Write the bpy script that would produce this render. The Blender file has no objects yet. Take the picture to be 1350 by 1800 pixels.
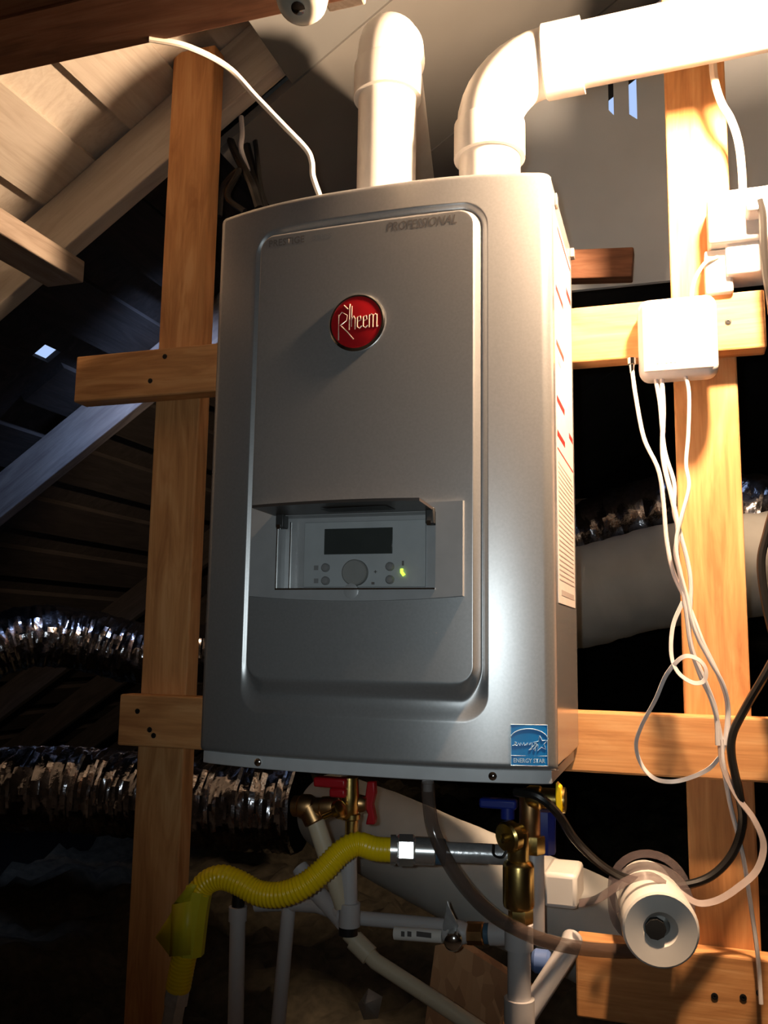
import bpy, math, random
import numpy as np
from mathutils import Vector, Matrix
random.seed(7)
rng = np.random.RandomState(5)
scene = bpy.context.scene
COL = scene.collection

# ------------------------------------------------------------------ camera
CAM = np.array([.3765, -1.3026, 1.1605]); YAW, PITCH, ROLL, FPX = .3170, .14116, .014787, 1584.2
_cy, _sy, _cp, _sp = math.cos(YAW), math.sin(YAW), math.cos(PITCH), math.sin(PITCH)
_f = np.array([-_sy*_cp, _cy*_cp, _sp]); _r0 = np.array([_cy, _sy, 0.]); _u0 = np.cross(_r0, _f)
_r = math.cos(ROLL)*_r0 + math.sin(ROLL)*_u0; _u = -math.sin(ROLL)*_r0 + math.cos(ROLL)*_u0
cam = bpy.data.cameras.new('camera'); camo = bpy.data.objects.new('camera', cam); COL.objects.link(camo)
camo.matrix_world = Matrix(((_r[0], _u[0], -_f[0], CAM[0]), (_r[1], _u[1], -_f[1], CAM[1]), (_r[2], _u[2], -_f[2], CAM[2]), (0, 0, 0, 1)))
cam.sensor_fit = 'VERTICAL'; cam.sensor_height = 36; cam.lens = FPX*36/1800; cam.clip_start = .02
scene.camera = camo

# ------------------------------------------------------------------ world, lights, exposure
w = bpy.data.worlds.new('sky'); scene.world = w; w.use_nodes = True
w.node_tree.nodes['Background'].inputs[0].default_value = (.45, .62, 1, 1)
w.node_tree.nodes['Background'].inputs[1].default_value = 1.0

def light(name, kind, loc, power, color, **kw):
    d = bpy.data.lights.new(name, kind); d.energy = power; d.color = color
    for k, v in kw.items(): setattr(d, k, v)
    o = bpy.data.objects.new(name, d); COL.objects.link(o); o.location = loc
    return o
# the phone's own flash LED, a couple of centimetres from the lens
fo = light('phone_flash', 'SPOT', tuple(CAM + _r*-.02 + _u*.012 - _f*.01), 12.0, (.86, .97, 1.0), shadow_soft_size=.004, spot_size=math.radians(73), spot_blend=1.0)
fo.matrix_world = Matrix.Translation(Vector(CAM + _r*-.02 + _u*.012 - _f*.01)) @ Matrix(((_r[0], _u[0], -_f[0], 0), (_r[1], _u[1], -_f[1], 0), (_r[2], _u[2], -_f[2], 0), (0, 0, 0, 1))) @ Matrix.Rotation(math.radians(-6), 4, 'Y')
# assumed blue daylight: unseen area lights added behind and left of the frame
def aim(o, target):
    o.rotation_euler = (Vector(target) - o.location).to_track_quat('-Z', 'Y').to_euler()
LAMP = Vector((.50, -.276, 1.945)); LAMP_POWER = 120.0
e = light('added_rafter_light', 'AREA', (-.56, .45, 2.06), 1.3, (.42, .58, 1), shape='RECTANGLE', size=.12, size_y=.05); aim(e, (-1.02, .74, 1.74)); e.data.spread = math.radians(50)  # area light added to tint the rafter blue; the roof has no gap here
e2 = light('assumed_left_daylight', 'AREA', (-2.2, .2, 1.35), .8, (.45, .6, 1), shape='RECTANGLE', size=.3, size_y=.12); aim(e2, (-1.2, .9, 1.15)); e2.data.spread = math.radians(70)  # assumed daylight from the left, an added area light with no opening built
scene.view_settings.view_transform = 'Standard'
try: scene.view_settings.look = 'None'
except Exception: pass
scene.view_settings.gamma = 1; scene.view_settings.use_curve_mapping = False
scene.view_settings.exposure = 0.0

# ------------------------------------------------------------------ measuring helper (photo pixel -> point on a plane)
def ray(px, py): return _f + _r*(px-675)/FPX - _u*(py-900)/FPX
def U(px, py, y=None, x=None):
    d = ray(px, py); t = (y-CAM[1])/d[1] if y is not None else (x-CAM[0])/d[0]
    return CAM + t*d
def UL(pts, y=None):
    return [U(p[0], p[1], p[2] if len(p) > 2 else y) for p in pts]

# ------------------------------------------------------------------ materials
MATS = {}
def nt(name):
    m = bpy.data.materials.new(name); m.use_nodes = True; MATS[name] = m
    return m, m.node_tree, m.node_tree.nodes['Principled BSDF']
def ramp(t, fac, stops):
    r = t.nodes.new('ShaderNodeValToRGB'); t.links.new(fac, r.inputs[0])
    while len(r.color_ramp.elements) < len(stops): r.color_ramp.elements.new(.5)
    for e_, (p, c) in zip(r.color_ramp.elements, stops): e_.position = p; e_.color = (*c, 1)
    return r.outputs[0]
def coords(t, scale=(1, 1, 1)):
    c = t.nodes.new('ShaderNodeTexCoord'); mp = t.nodes.new('ShaderNodeMapping'); mp.inputs['Scale'].default_value = scale
    oi = t.nodes.new('ShaderNodeObjectInfo'); mul = t.nodes.new('ShaderNodeMath'); mul.operation = 'MULTIPLY'; mul.inputs[1].default_value = 37
    t.links.new(oi.outputs['Random'], mul.inputs[0]); add = t.nodes.new('ShaderNodeVectorMath'); add.operation = 'ADD'
    t.links.new(c.outputs['Object'], mp.inputs[0]); t.links.new(mp.outputs[0], add.inputs[0]); t.links.new(mul.outputs[0], add.inputs[1])
    return add.outputs[0]
def noise(t, vec, scale, detail=3, rough=.5, dist=0):
    n = t.nodes.new('ShaderNodeTexNoise'); n.inputs['Scale'].default_value = scale; n.inputs['Detail'].default_value = detail
    n.inputs['Roughness'].default_value = rough; n.inputs['Distortion'].default_value = dist
    t.links.new(vec, n.inputs['Vector']); return n.outputs['Fac']
def bump(t, bs, h, strength, dist=.002):
    b = t.nodes.new('ShaderNodeBump'); b.inputs['Strength'].default_value = strength; b.inputs['Distance'].default_value = dist
    t.links.new(h, b.inputs['Height']); t.links.new(b.outputs[0], bs.inputs['Normal'])
def plain(name, col, rough=.5, metal=0, spec=None, nb=0, ns=40, var=0, **kw):
    m, t, b = nt(name)
    b.inputs['Base Color'].default_value = (*col, 1); b.inputs['Roughness'].default_value = rough; b.inputs['Metallic'].default_value = metal
    if spec is not None: b.inputs['Specular IOR Level'].default_value = spec
    v = coords(t); n = noise(t, v, ns)
    k = max(var, .05)
    c = ramp(t, n, [(.3, tuple(x*(1-k) for x in col)), (.7, tuple(min(1, x*(1+k)) for x in col))]); t.links.new(c, b.inputs['Base Color'])
    if nb: bump(t, b, n, nb)
    for kk, vv in kw.items(): b.inputs[kk].default_value = vv
    return m
def wood(name, c0, c1, c2, rough=.6):
    m, t, b = nt(name)
    v = coords(t, (1.3, 9, 9)); n1 = noise(t, v, 3.2, 4, .55, 1.6)
    v2 = coords(t, (4, 120, 120)); n2 = noise(t, v2, 2, 2)
    v3 = coords(t, (1, 1.6, 1.6)); n3 = noise(t, v3, 2.2, 2)
    a = t.nodes.new('ShaderNodeMath'); a.operation = 'MULTIPLY_ADD'; a.inputs[1].default_value = .3; t.links.new(n2, a.inputs[0]); t.links.new(n1, a.inputs[2])
    col = ramp(t, a.outputs[0], [(.42, c0), (.62, c1), (.85, c2)])
    mx = t.nodes.new('ShaderNodeMix'); mx.data_type = 'RGBA'; mx.blend_type = 'MULTIPLY'; mx.inputs[0].default_value = .5
    dk = ramp(t, n3, [(.3, (.72, .66, .6)), (.65, (1, 1, 1))]); t.links.new(col, mx.inputs[6]); t.links.new(dk, mx.inputs[7])
    t.links.new(mx.outputs[2], b.inputs['Base Color']); b.inputs['Roughness'].default_value = rough; b.inputs['Specular IOR Level'].default_value = .25
    bump(t, b, n2, .25, .001)
    return m
WOOD = wood('pine', (.80, .45, .20), (.70, .35, .135), (.52, .235, .085))
OLD = wood('old_pine', (.42, .36, .30), (.36, .30, .25), (.26, .21, .17), .8)
DARKW = wood('brown_beam', (.34, .17, .10), (.27, .125, .07), (.18, .08, .045), .7)
DECK = wood('deck_board', (.42, .39, .36), (.37, .34, .31), (.30, .27, .25), .85)
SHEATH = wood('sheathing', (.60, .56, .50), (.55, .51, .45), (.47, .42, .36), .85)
SHADED = wood('shade_dark_wood', (.030, .026, .024), (.022, .019, .018), (.014, .012, .011), .9)  # near-black wood: attic shade and weak bounce put into the colour
RAFT = wood('grey_rafter', (.20, .19, .18), (.16, .15, .145), (.11, .10, .10), .85)
SILVER = plain('silver_paint', (.42, .425, .43), .35, .68, var=.02, ns=300)
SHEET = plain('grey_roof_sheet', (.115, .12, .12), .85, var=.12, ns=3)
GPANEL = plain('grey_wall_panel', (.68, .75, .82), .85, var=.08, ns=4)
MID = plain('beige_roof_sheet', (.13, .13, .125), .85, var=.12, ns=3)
SIDE = plain('silver_paint_gloss', (.36, .35, .35), .2, .5, var=.03, ns=300)
FLANGE = plain('light_grey_metal', (.55, .56, .57), .45, .1)
PLATE = plain('control_bezel_silver', (.40, .41, .42), .33, .3)
FACE = plain('control_face_grey', (.36, .38, .39), .5, .1)
FLAP = plain('smoked_flap', (.05, .038, .032), .35)
LCD = plain('lcd_glass', (.035, .04, .038), .25)
BTN = plain('button_grey', (.20, .20, .20), .3)
DIAL = plain('dial_grey', (.22, .22, .21), .55)
PRINT = plain('dark_print', (.10, .09, .085), .5)
CHROME = plain('chrome', (.8, .8, .78), .12, 1)
STEEL = plain('galvanized', (.62, .63, .64), .28, .65, nb=.2, ns=120, var=.12)
NUT = plain('nut_steel', (.78, .78, .77), .26, .85)
BRASS = plain('brass', (.70, .50, .17), .27, 1, nb=.1, ns=60, var=.12)
BRONZE = plain('bronze', (.52, .30, .13), .38, 1, nb=.1, ns=60, var=.15)
RED = plain('red_enamel', (.40, .008, .012), .28)
REDH = plain('red_vinyl', (.42, .008, .014), .4)
BLUEH = plain('blue_vinyl', (.01, .025, .22), .4)
TAPE = plain('blue_tape', (.05, .11, .17), .5)
CREAM = plain('cream_lettering', (.80, .62, .50), .3, .3)
PVC = plain('white_pvc', (.80, .77, .72), .3, var=.04, ns=12)
PVCG = plain('grey_white_pvc', (.52, .50, .50), .4, var=.06, ns=12)
CPVC = plain('cream_cpvc', (.66, .56, .40), .4, var=.08, ns=14)
CABLEW = plain('white_cable', (.82, .76, .66), .4)
WIREW = plain('white_wire', (.75, .70, .68), .35)
BLACK = plain('black_rubber', (.012, .011, .010), .35)
PLASTW = plain('white_plastic', (.82, .80, .78), .4)
PORC = plain('porcelain', (.80, .76, .64), .25)
FOIL = plain('foil', (.50, .50, .54), .16, 1, nb=.6, ns=70, var=.25)
VINYL = plain('grey_duct_wrap', (.50, .50, .47), .55, nb=.3, ns=14, var=.06)
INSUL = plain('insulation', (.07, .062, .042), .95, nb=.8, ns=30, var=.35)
OSB = None
YEL = plain('yellow_coating', (.95, .66, .004), .3)
YTAG = plain('yellow_tag', (.62, .55, .02), .45)
LABEL = plain('white_label', (.80, .74, .70), .35)
LTXT = plain('label_grey_print', (.45, .40, .38), .5)
LRED = plain('label_red_print', (.70, .02, .02), .5)
STBLUE = plain('sticker_blue', (.0, .21, .60), .4)
STPALE = plain('sticker_pale', (.45, .68, .85), .35)
DARKBODY = plain('dark_steel', (.022, .022, .022), .5)
BULBW, _t, _b = nt('bulb_glow'); _b.inputs['Base Color'].default_value = (1, .9, .7, 1)
_b.inputs['Emission Color'].default_value = (1, .67, .42, 1); _b.inputs['Emission Strength'].default_value = LAMP_POWER/(4*math.pi**2*.03**2)
LEDM, _t, _b = nt('led_green'); _b.inputs['Base Color'].default_value = (.6, 1, .1, 1); _b.inputs['Emission Color'].default_value = (.6, 1, .08, 1); _b.inputs['Emission Strength'].default_value = 1.4
def clear(name, tint, rough=.08):
    m, t, b = nt(name); b.inputs['Base Color'].default_value = (*tint, 1); b.inputs['Roughness'].default_value = rough
    b.inputs['Alpha'].default_value = .55; b.inputs['Specular IOR Level'].default_value = .8
    n = noise(t, coords(t), 60); c = ramp(t, n, [(.3, tuple(x*.9 for x in tint)), (.7, tint)]); t.links.new(c, b.inputs['Base Color'])
    return m
VTUBE = clear('clear_vinyl', (.12, .085, .07), .1); CLEARR = clear('clear_ribbon', (.55, .46, .43), .2); COILM = clear('clear_coil', (.25, .19, .18), .15); SCRAP = clear('clear_plastic', (.5, .5, .5), .2)
def osbmat():
    m, t, b = nt('osb'); v = t.nodes.new('ShaderNodeTexVoronoi'); v.inputs['Scale'].default_value = 70; t.links.new(coords(t, (1, 1, .45)), v.inputs['Vector'])
    c = ramp(t, v.outputs['Color'], [(.1, (.42, .21, .10)), (.5, (.58, .31, .15)), (.9, (.72, .42, .22))]); t.links.new(c, b.inputs['Base Color']); b.inputs['Roughness'].default_value = .8
    bump(t, b, v.outputs['Distance'], .4); return m
OSB = osbmat()

# ------------------------------------------------------------------ mesh builder
def nrm(a): a = np.asarray(a, float); return a/(np.linalg.norm(a)+1e-12)
def catmull(pts, n=8):
    P = [np.asarray(p, float) for p in pts]; P = [2*P[0]-P[1]] + P + [2*P[-1]-P[-2]]; out = []
    for i in range(1, len(P)-2):
        for k in range(n):
            t = k/n; a, b_, c, d = P[i-1], P[i], P[i+1], P[i+2]
            out.append(.5*((2*b_) + (-a+c)*t + (2*a-5*b_+4*c-d)*t*t + (-a+3*b_-3*c+d)*t**3))
    out.append(P[-2]); return out
def root_loc(p):
    while p.parent: p = p.parent
    return np.array(p.location)
class MB:
    def __init__(s): s.v = []; s.f = []
    def add(s, vs, fs):
        o = len(s.v); s.v += [tuple(map(float, a)) for a in vs]; s.f += [tuple(i+o for i in q) for q in fs]; return s
    def box(s, lo, hi):
        (a, b, c), (d, e_, f) = lo, hi
        return s.add([(a, b, c), (d, b, c), (d, e_, c), (a, e_, c), (a, b, f), (d, b, f), (d, e_, f), (a, e_, f)],
                     [(0, 3, 2, 1), (4, 5, 6, 7), (0, 1, 5, 4), (1, 2, 6, 5), (2, 3, 7, 6), (3, 0, 4, 7)])
    def hexa(s, v8): return s.add(v8, [(0, 3, 2, 1), (4, 5, 6, 7), (0, 1, 5, 4), (1, 2, 6, 5), (2, 3, 7, 6), (3, 0, 4, 7)])
    def bar(s, p0, p1, w_, h, up=(0, 0, 1)):
        p0 = np.asarray(p0, float); p1 = np.asarray(p1, float); d = nrm(p1-p0); a = nrm(np.cross(d, up)); b = np.cross(a, d)
        q = []
        for p in (p0, p1): q += [p-a*w_/2-b*h/2, p+a*w_/2-b*h/2, p+a*w_/2+b*h/2, p-a*w_/2+b*h/2]
        return s.add(q, [(0, 3, 2, 1), (4, 5, 6, 7), (0, 1, 5, 4), (1, 2, 6, 5), (2, 3, 7, 6), (3, 0, 4, 7)])
    def tube(s, pts, r, seg=12, caps=True, flat=None):
        P = [np.asarray(p, float) for p in pts]; n = len(P); rs = r if hasattr(r, '__len__') else [r]*n
        T = [nrm(P[min(i+1, n-1)]-P[max(i-1, 0)]) for i in range(n)]
        a = nrm(np.cross(T[0], (0, 0, 1) if abs(T[0][2]) < .9 else (1, 0, 0))); vs = []; fs = []
        for i in range(n):
            a = nrm(a - T[i]*(a@T[i])); b = np.cross(T[i], a)
            for k in range(seg):
                th = 2*math.pi*k/seg
                vs.append(P[i] + rs[i]*(math.cos(th)*a + math.sin(th)*b))
        for i in range(n-1):
            for k in range(seg): fs.append((i*seg+k, i*seg+(k+1) % seg, (i+1)*seg+(k+1) % seg, (i+1)*seg+k))
        if caps: fs.append(tuple(range(seg-1, -1, -1))); fs.append(tuple((n-1)*seg+k for k in range(seg)))
        return s.add(vs, fs)
    def lathe(s, o, d, prof, seg=24, face=None):        # prof: (height along d, radius)
        o = np.asarray(o, float); d = nrm(d); a = nrm(np.cross(d, (0, 0, 1) if abs(d[2]) < .9 else (1, 0, 0))); b = np.cross(d, a); vs = []; fs = []; ph = math.atan2(np.dot(face, b), np.dot(face, a)) if face is not None else 0
        for h, r in prof:
            for k in range(seg):
                th = 2*math.pi*(k+.5)/seg + ph; vs.append(o + d*h + max(r, 1e-5)*(math.cos(th)*a+math.sin(th)*b))
        for i in range(len(prof)-1):
            for k in range(seg): fs.append((i*seg+k, i*seg+(k+1) % seg, (i+1)*seg+(k+1) % seg, (i+1)*seg+k))
        n = len(prof); fs.append(tuple(range(seg-1, -1, -1))); fs.append(tuple((n-1)*seg+k for k in range(seg)))
        return s.add(vs, fs)
    def prism(s, poly, ext):
        n = len(poly); P = [np.asarray(p, float) for p in poly]; e_ = np.asarray(ext, float)
        return s.add(P+[p+e_ for p in P], [tuple(range(n-1, -1, -1)), tuple(range(n, 2*n))] + [(i, (i+1) % n, (i+1) % n+n, i+n) for i in range(n)])
    def ribbon(s, pts, wd, th, nor=None):
        P = [np.asarray(p, float) for p in pts]; n = len(P); vs = []; fs = []
        for i in range(n):
            t = nrm(P[min(i+1, n-1)]-P[max(i-1, 0)]); N = np.asarray(nor if nor is not None else (0, -1, 0), float)
            if callable(nor): N = np.asarray(nor(i/(n-1)), float)
            a = nrm(np.cross(t, N)); b = nrm(np.cross(a, t))
            vs += [P[i]-a*wd/2-b*th/2, P[i]+a*wd/2-b*th/2, P[i]+a*wd/2+b*th/2, P[i]-a*wd/2+b*th/2]
        for i in range(n-1):
            for k in range(4): fs.append((i*4+k, i*4+(k+1) % 4, (i+1)*4+(k+1) % 4, (i+1)*4+k))
        fs.append((3, 2, 1, 0)); fs.append(tuple((n-1)*4+k for k in range(4)))
        return s.add(vs, fs)
    def build(s, name, mat, parent=None, bevel=0, ang=35, origin=None, segs=2):
        me = bpy.data.meshes.new(name); V = np.array(s.v)
        if parent is not None: o = root_loc(parent)
        else: o = np.array(origin) if origin is not None else np.array([(V[:, 0].min()+V[:, 0].max())/2, (V[:, 1].min()+V[:, 1].max())/2, V[:, 2].min()])
        me.from_pydata([tuple(q) for q in (V-o)], [], s.f); me.update()
        me.materials.append(mat); me.shade_smooth(); me.set_sharp_from_angle(angle=math.radians(ang))
        ob = bpy.data.objects.new(name, me); COL.objects.link(ob)
        if parent is not None: ob.parent = parent
        else: ob.location = o
        if bevel:
            b = ob.modifiers.new('bevel', 'BEVEL'); b.width = bevel; b.segments = segs; b.limit_method = 'ANGLE'; b.angle_limit = math.radians(40)
        return ob
def tag(o, label, cat, group=None):
    o['label'] = label; o['category'] = cat
    if group: o['group'] = group
    return o
def thing(name, loc, label, cat, group=None):
    o = bpy.data.objects.new(name, None); COL.objects.link(o); o.location = tuple(float(a) for a in loc); o.empty_display_size = .05
    return tag(o, label, cat, group)
def struct(o): o['kind'] = 'structure'; return o
def plank(name, p0, p1, w_, h, mat, up=(0, 0, 1), parent=None, bevel=.003):
    # a board with its grain along its own length: local X runs along the board
    p0 = np.asarray(p0, float); p1 = np.asarray(p1, float); L = np.linalg.norm(p1-p0); d = nrm(p1-p0); a = nrm(np.cross(up, d)); b = np.cross(d, a)
    m = MB().box((-L/2, -w_/2, -h/2), (L/2, w_/2, h/2)); me = bpy.data.meshes.new(name); me.from_pydata(m.v, [], m.f); me.update(); me.materials.append(mat)
    ob = bpy.data.objects.new(name, me); COL.objects.link(ob); c = (p0+p1)/2
    M = Matrix(((d[0], a[0], b[0], c[0]), (d[1], a[1], b[1], c[1]), (d[2], a[2], b[2], c[2]), (0, 0, 0, 1)))
    if parent is not None: ob.parent = parent; M = Matrix.Translation(-Vector(root_loc(parent))) @ M
    ob.matrix_local = M if parent is not None else M
    if parent is None: ob.matrix_world = M
    if bevel: bb = ob.modifiers.new('bevel', 'BEVEL'); bb.width = bevel; bb.segments = 2
    return ob
def textmesh(body, size, name, fn, mat, parent, shear=0, extr=0, bold=0, sx=1):
    cu = bpy.data.curves.new(name, 'FONT'); cu.body = body; cu.size = size; cu.shear = shear; cu.align_x = 'CENTER'; cu.align_y = 'CENTER'; cu.extrude = extr; cu.offset = bold; cu.resolution_u = 2
    t = bpy.data.objects.new(name, cu); COL.objects.link(t); dg = bpy.context.evaluated_depsgraph_get(); dg.update()
    me = bpy.data.meshes.new_from_object(t.evaluated_get(dg)); bpy.data.objects.remove(t); bpy.data.curves.remove(cu)
    o = root_loc(parent)
    for v in me.vertices: v.co = Vector(np.array(fn(v.co.x*sx, v.co.y, v.co.z)) - o)
    me.materials.clear(); me.materials.append(mat); me.name = name
    ob = bpy.data.objects.new(name, me); COL.objects.link(ob); ob.parent = parent; return ob

# ------------------------------------------------------------------ the attic shell
XR = .55; T = .68; ZR = 2.6+T*XR; AL = math.atan(T); CA, SA = math.cos(AL), math.sin(AL)
Y0, Y1 = -3.0, 5.2
fl = struct(MB().box((-4.2, Y0, -.05), (5.3, Y1, 0)).build('floor', SHADED))
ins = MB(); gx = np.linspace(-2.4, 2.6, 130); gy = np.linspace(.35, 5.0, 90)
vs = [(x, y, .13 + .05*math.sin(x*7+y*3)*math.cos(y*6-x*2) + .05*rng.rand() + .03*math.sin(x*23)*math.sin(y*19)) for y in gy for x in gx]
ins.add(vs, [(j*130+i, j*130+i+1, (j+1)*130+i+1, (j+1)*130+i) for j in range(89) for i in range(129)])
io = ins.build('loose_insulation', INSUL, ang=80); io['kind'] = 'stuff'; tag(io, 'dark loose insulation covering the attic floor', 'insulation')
def gable(y, name):
    return struct(MB().prism([(-4.2, y, -.05), (5.3, y, -.05), (5.3, y, .05), (XR, y, ZR+.05), (-4.2, y, .05)], (0, .04, 0)).build(name, SHADED))
gable(Y1, 'wall_back'); gable(Y0-.04, 'wall_front')
def SP(side, s_, y, n): # slope coordinates: s down from the ridge, n inward
    return np.array([XR - side*(s_*CA - n*SA), y, ZR - s_*SA - n*CA])
def sbox(side, s0, s1, y0, y1, n0, n1):
    return MB().hexa([SP(side, s0, y0, n0), SP(side, s1, y0, n0), SP(side, s1, y1, n0), SP(side, s0, y1, n0), SP(side, s0, y0, n1), SP(side, s1, y0, n1), SP(side, s1, y1, n1), SP(side, s0, y1, n1)])
SL = (ZR+.1)/SA
# where the photo shows two slits of sky in the left slope close under the ridge
def hit(px, py, off=0.0):
    d = ray(px, py); n = np.array([SA, 0, -CA]); q = np.array([XR, 0, ZR]) + n*off; t = ((q-CAM)@n)/(d@n); p = CAM+t*d; return (XR-p[0])/CA, p[1]
h1, h3 = hit(1090, 168), hit(82, 622)
BIG = [(h1[0]-.22, h1[0]+.18, h1[1]-.3, h1[1]+.3)]
holes = BIG + [(h3[0]-.022, h3[0]+.022, h3[1]-.03, h3[1]+.03)]
for side, nm in ((1, 'ceiling'), (-1, 'ceiling.001')):
    m = MB()
    if side == 1:
        ss = sorted({-.02, SL, *[h[0] for h in holes], *[h[1] for h in holes]}); yy = sorted({Y0-.04, Y1+.04, *[h[2] for h in holes], *[h[3] for h in holes]})
        for a, b in zip(ss, ss[1:]):
            for c, d in zip(yy, yy[1:]):
                ms, my = (a+b)/2, (c+d)/2
                if any(h[0] < ms < h[1] and h[2] < my < h[3] for h in holes): continue
                q = sbox(side, a, b, c, d, -.015, 0); m.add(q.v, q.f)
    else: m = sbox(side, -.02, SL, Y0-.04, Y1+.04, -.015, 0)
    ce = struct(m.build(nm, SHADED, origin=(XR-side*1.2, 1, 1.8)))
    for k in range(18):                                            # spaced sheathing boards on top of the rafters
        s_ = .12 + k*.235
        if s_ + .14 > SL: break
        cuts = [(h[2]-.03, h[3]+.03) for h in holes if side == 1 and s_ < h[1]+.02 and s_+.14 > h[0]-.02]
        a = Y0
        for c, d in sorted([(c, d) for c, d in cuts] + [(-.62, -.6199)] + ([(.148, .1481)] if side == 1 else [])) + [(Y1, Y1)]:
            if c > a + .02:
                mt = SHADED if (side == -1 or a < -.63 or (a > .1 and s_ > 1.15)) else SHEATH  # boards away from the lit bay get shade painted into their colour
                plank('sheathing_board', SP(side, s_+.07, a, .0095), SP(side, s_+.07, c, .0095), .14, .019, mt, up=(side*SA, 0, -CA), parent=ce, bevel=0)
            a = max(a, d)
    for k in range(-5, 9):
        y = .129 + k*.61
        if y > Y1: break
        if side == 1 and any(h[2] < y+.02 and h[3] > y-.02 for h in holes[:1]): continue
        plank('rafter', SP(side, .03, y, .077), SP(side, SL-.12, y, .077), .038, .114, SHEATH if k == 0 else RAFT if k == 1 else SHADED, up=(side*SA, 0, -CA), parent=ce)  # the remaining rafters are darkened in colour to stand in for shade
    for k, (a, b) in enumerate(((Y0, -.62), (-.615, .15), (.155, .62), (.625, 1.86), (1.865, 3.1), (3.105, Y1))):     # grey sheets nailed under the rafters near the ridge
        q = MB(); hs = BIG if side == 1 else []
        ss = sorted({.0, 1.32 if k > 1 else 1.13, *[max(.01, h[0]) for h in hs], *[h[1] for h in hs]}); yy = sorted({a, b, *[v for h in hs for v in h[2:] if a < v < b]})
        for s0, s1 in zip(ss, ss[1:]):
            for c, d in zip(yy, yy[1:]):
                if any(h[0] < (s0+s1)/2 < h[1] and h[2] < (c+d)/2 < h[3] for h in hs): continue
                z = sbox(side, s0, s1, c, d, .137, .155); q.add(z.v, z.f)
        q.build('roof_sheet', SHADED if k == 0 else SHEET if k == 1 else MID, ce)
    if side == 1:
        for k in range(18):                                        # pale panels closing the gaps of the nearest bay
            s_ = .26 + k*.235
            if s_ > 1 and s_ + .095 < SL: sbox(1, s_-.002, s_+.097, -.48, .13, .001, .004).build('gap_panel', SHEATH, ce)
struct(plank('trim_1', (XR, Y0, ZR-.14), (XR, Y1, ZR-.14), .038, .19, OLD))   # ridge beam

# ------------------------------------------------------------------ mounting frame of new lumber
YB = .03; YS = YB+.038
def stud(x0, x1, z0, z1, label):
    return tag(plank('wood_stud', ((x0+x1)/2, YS+.019, z0), ((x0+x1)/2, YS+.019, z1), .089, .038, WOOD, up=(0, -1, 0)), label, 'stud')
stud(-.509, -.42, 0, 2.262, 'tall upright pine stud left of the grey water heater')
stud(.378, .467, 0, 2.72, 'tall upright pine stud right of the water heater, behind the white box')
def board(x0, x1, z0, z1, label, screws=()):
    t = thing('wood_crosspiece', ((x0+x1)/2, YB+.019, z0), label, 'board')
    plank('lumber', (x0, YB+.019, (z0+z1)/2), (x1, YB+.019, (z0+z1)/2), z1-z0, .038, WOOD, up=(0, -1, 0), parent=t)
    for sx, sz in screws: MB().lathe((sx, YB+.001, sz), (0, -1, 0), [(0, .0045), (.002, .0045), (.0022, .002), (.0012, .0018)], 10).build('screw_head', BLACK, t)
    return t
board(-.655, .505, 1.578, 1.664, 'upper pine crosspiece behind the heater, its left end jutting past the stud', [(-.47, 1.648), (-.497, 1.606), (.455, 1.62)])
board(-.524, .56, .980, 1.064, 'middle pine crosspiece just above the brass valves, short of the left stud end', [(-.488, 1.037), (-.463, 1.008), (-.455, .999)])
board(.226, .62, .655, .757, 'lowest pine crosspiece at bottom right under the white pipe end', [(.405, .705), (.44, .708), (.46, .716)])
# grey sheet standing behind the right vent pipe, with two slits that show the sky
gw = MB(); YP = .72; px0, px1 = U(868, 250, YP)[0], U(1430, 300, YP)[0]; pz0 = U(1060, 505, YP)[2]
sl1, sl2 = (U(1069, 170, YP), U(1079, 197, YP)), (U(1105, 170, YP), U(1120, 204, YP))
ztop = lambda x: (ZR - T*abs(x-XR)) - .20
cx = [px0, sl1[0][0], sl1[1][0], sl2[0][0], sl2[1][0], XR, px1]; cz = {1: (sl1[1][2], .10), 3: (sl2[1][2], .13)}
for k, (a, b) in enumerate(zip(cx, cx[1:])):
    segs_ = [(pz0, pz0, ztop(a), ztop(b))]
    if k in cz: zl, hh = cz[k]; segs_ = [(pz0, pz0, zl+.008, zl-.008), (zl+hh, zl+hh, ztop(a), ztop(b))]
    for za, zb_, zc, zd in segs_:
        gw.hexa([(a, YP, za), (b, YP, zb_), (b, YP+.012, zb_), (a, YP+.012, za), (a, YP, zc), (b, YP, zd), (b, YP+.012, zd), (a, YP+.012, zc)])
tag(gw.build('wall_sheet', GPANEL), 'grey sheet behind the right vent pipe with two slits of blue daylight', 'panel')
# background lumber
tag(plank('roof_brace', U(1000, 470, .5), U(1113, 466, .5), .062, .038, DARKW, up=(0, -1, 0)), 'short brown wood block behind the right side of the heater', 'board')
tag(plank('ceiling_beam', (-.98, -.40, 1.985), (.02, -.40, 1.985), .10, .075, DARKW), 'dark brown horizontal beam across the top left corner', 'beam')
tag(plank('beam_hanger', (-.0, -.347, 1.95), (-.0, -.347, 2.42), .05, .03, OLD, up=(0, -1, 0)), 'wood hanger holding the brown beam from the roof above the frame', 'board')
tag(plank('attic_joist', (-.765, -.9, 1.872), (-.765, .125, 1.872), .085, .045, OLD), 'beige beam end at the left edge under the roof', 'beam')
tag(plank('attic_joist', (-1.0, 2.2, 1.66), (2.1, 2.2, 1.66), .038, .10, OLD), 'long horizontal tie in the dark behind the right stud', 'beam')

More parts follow.
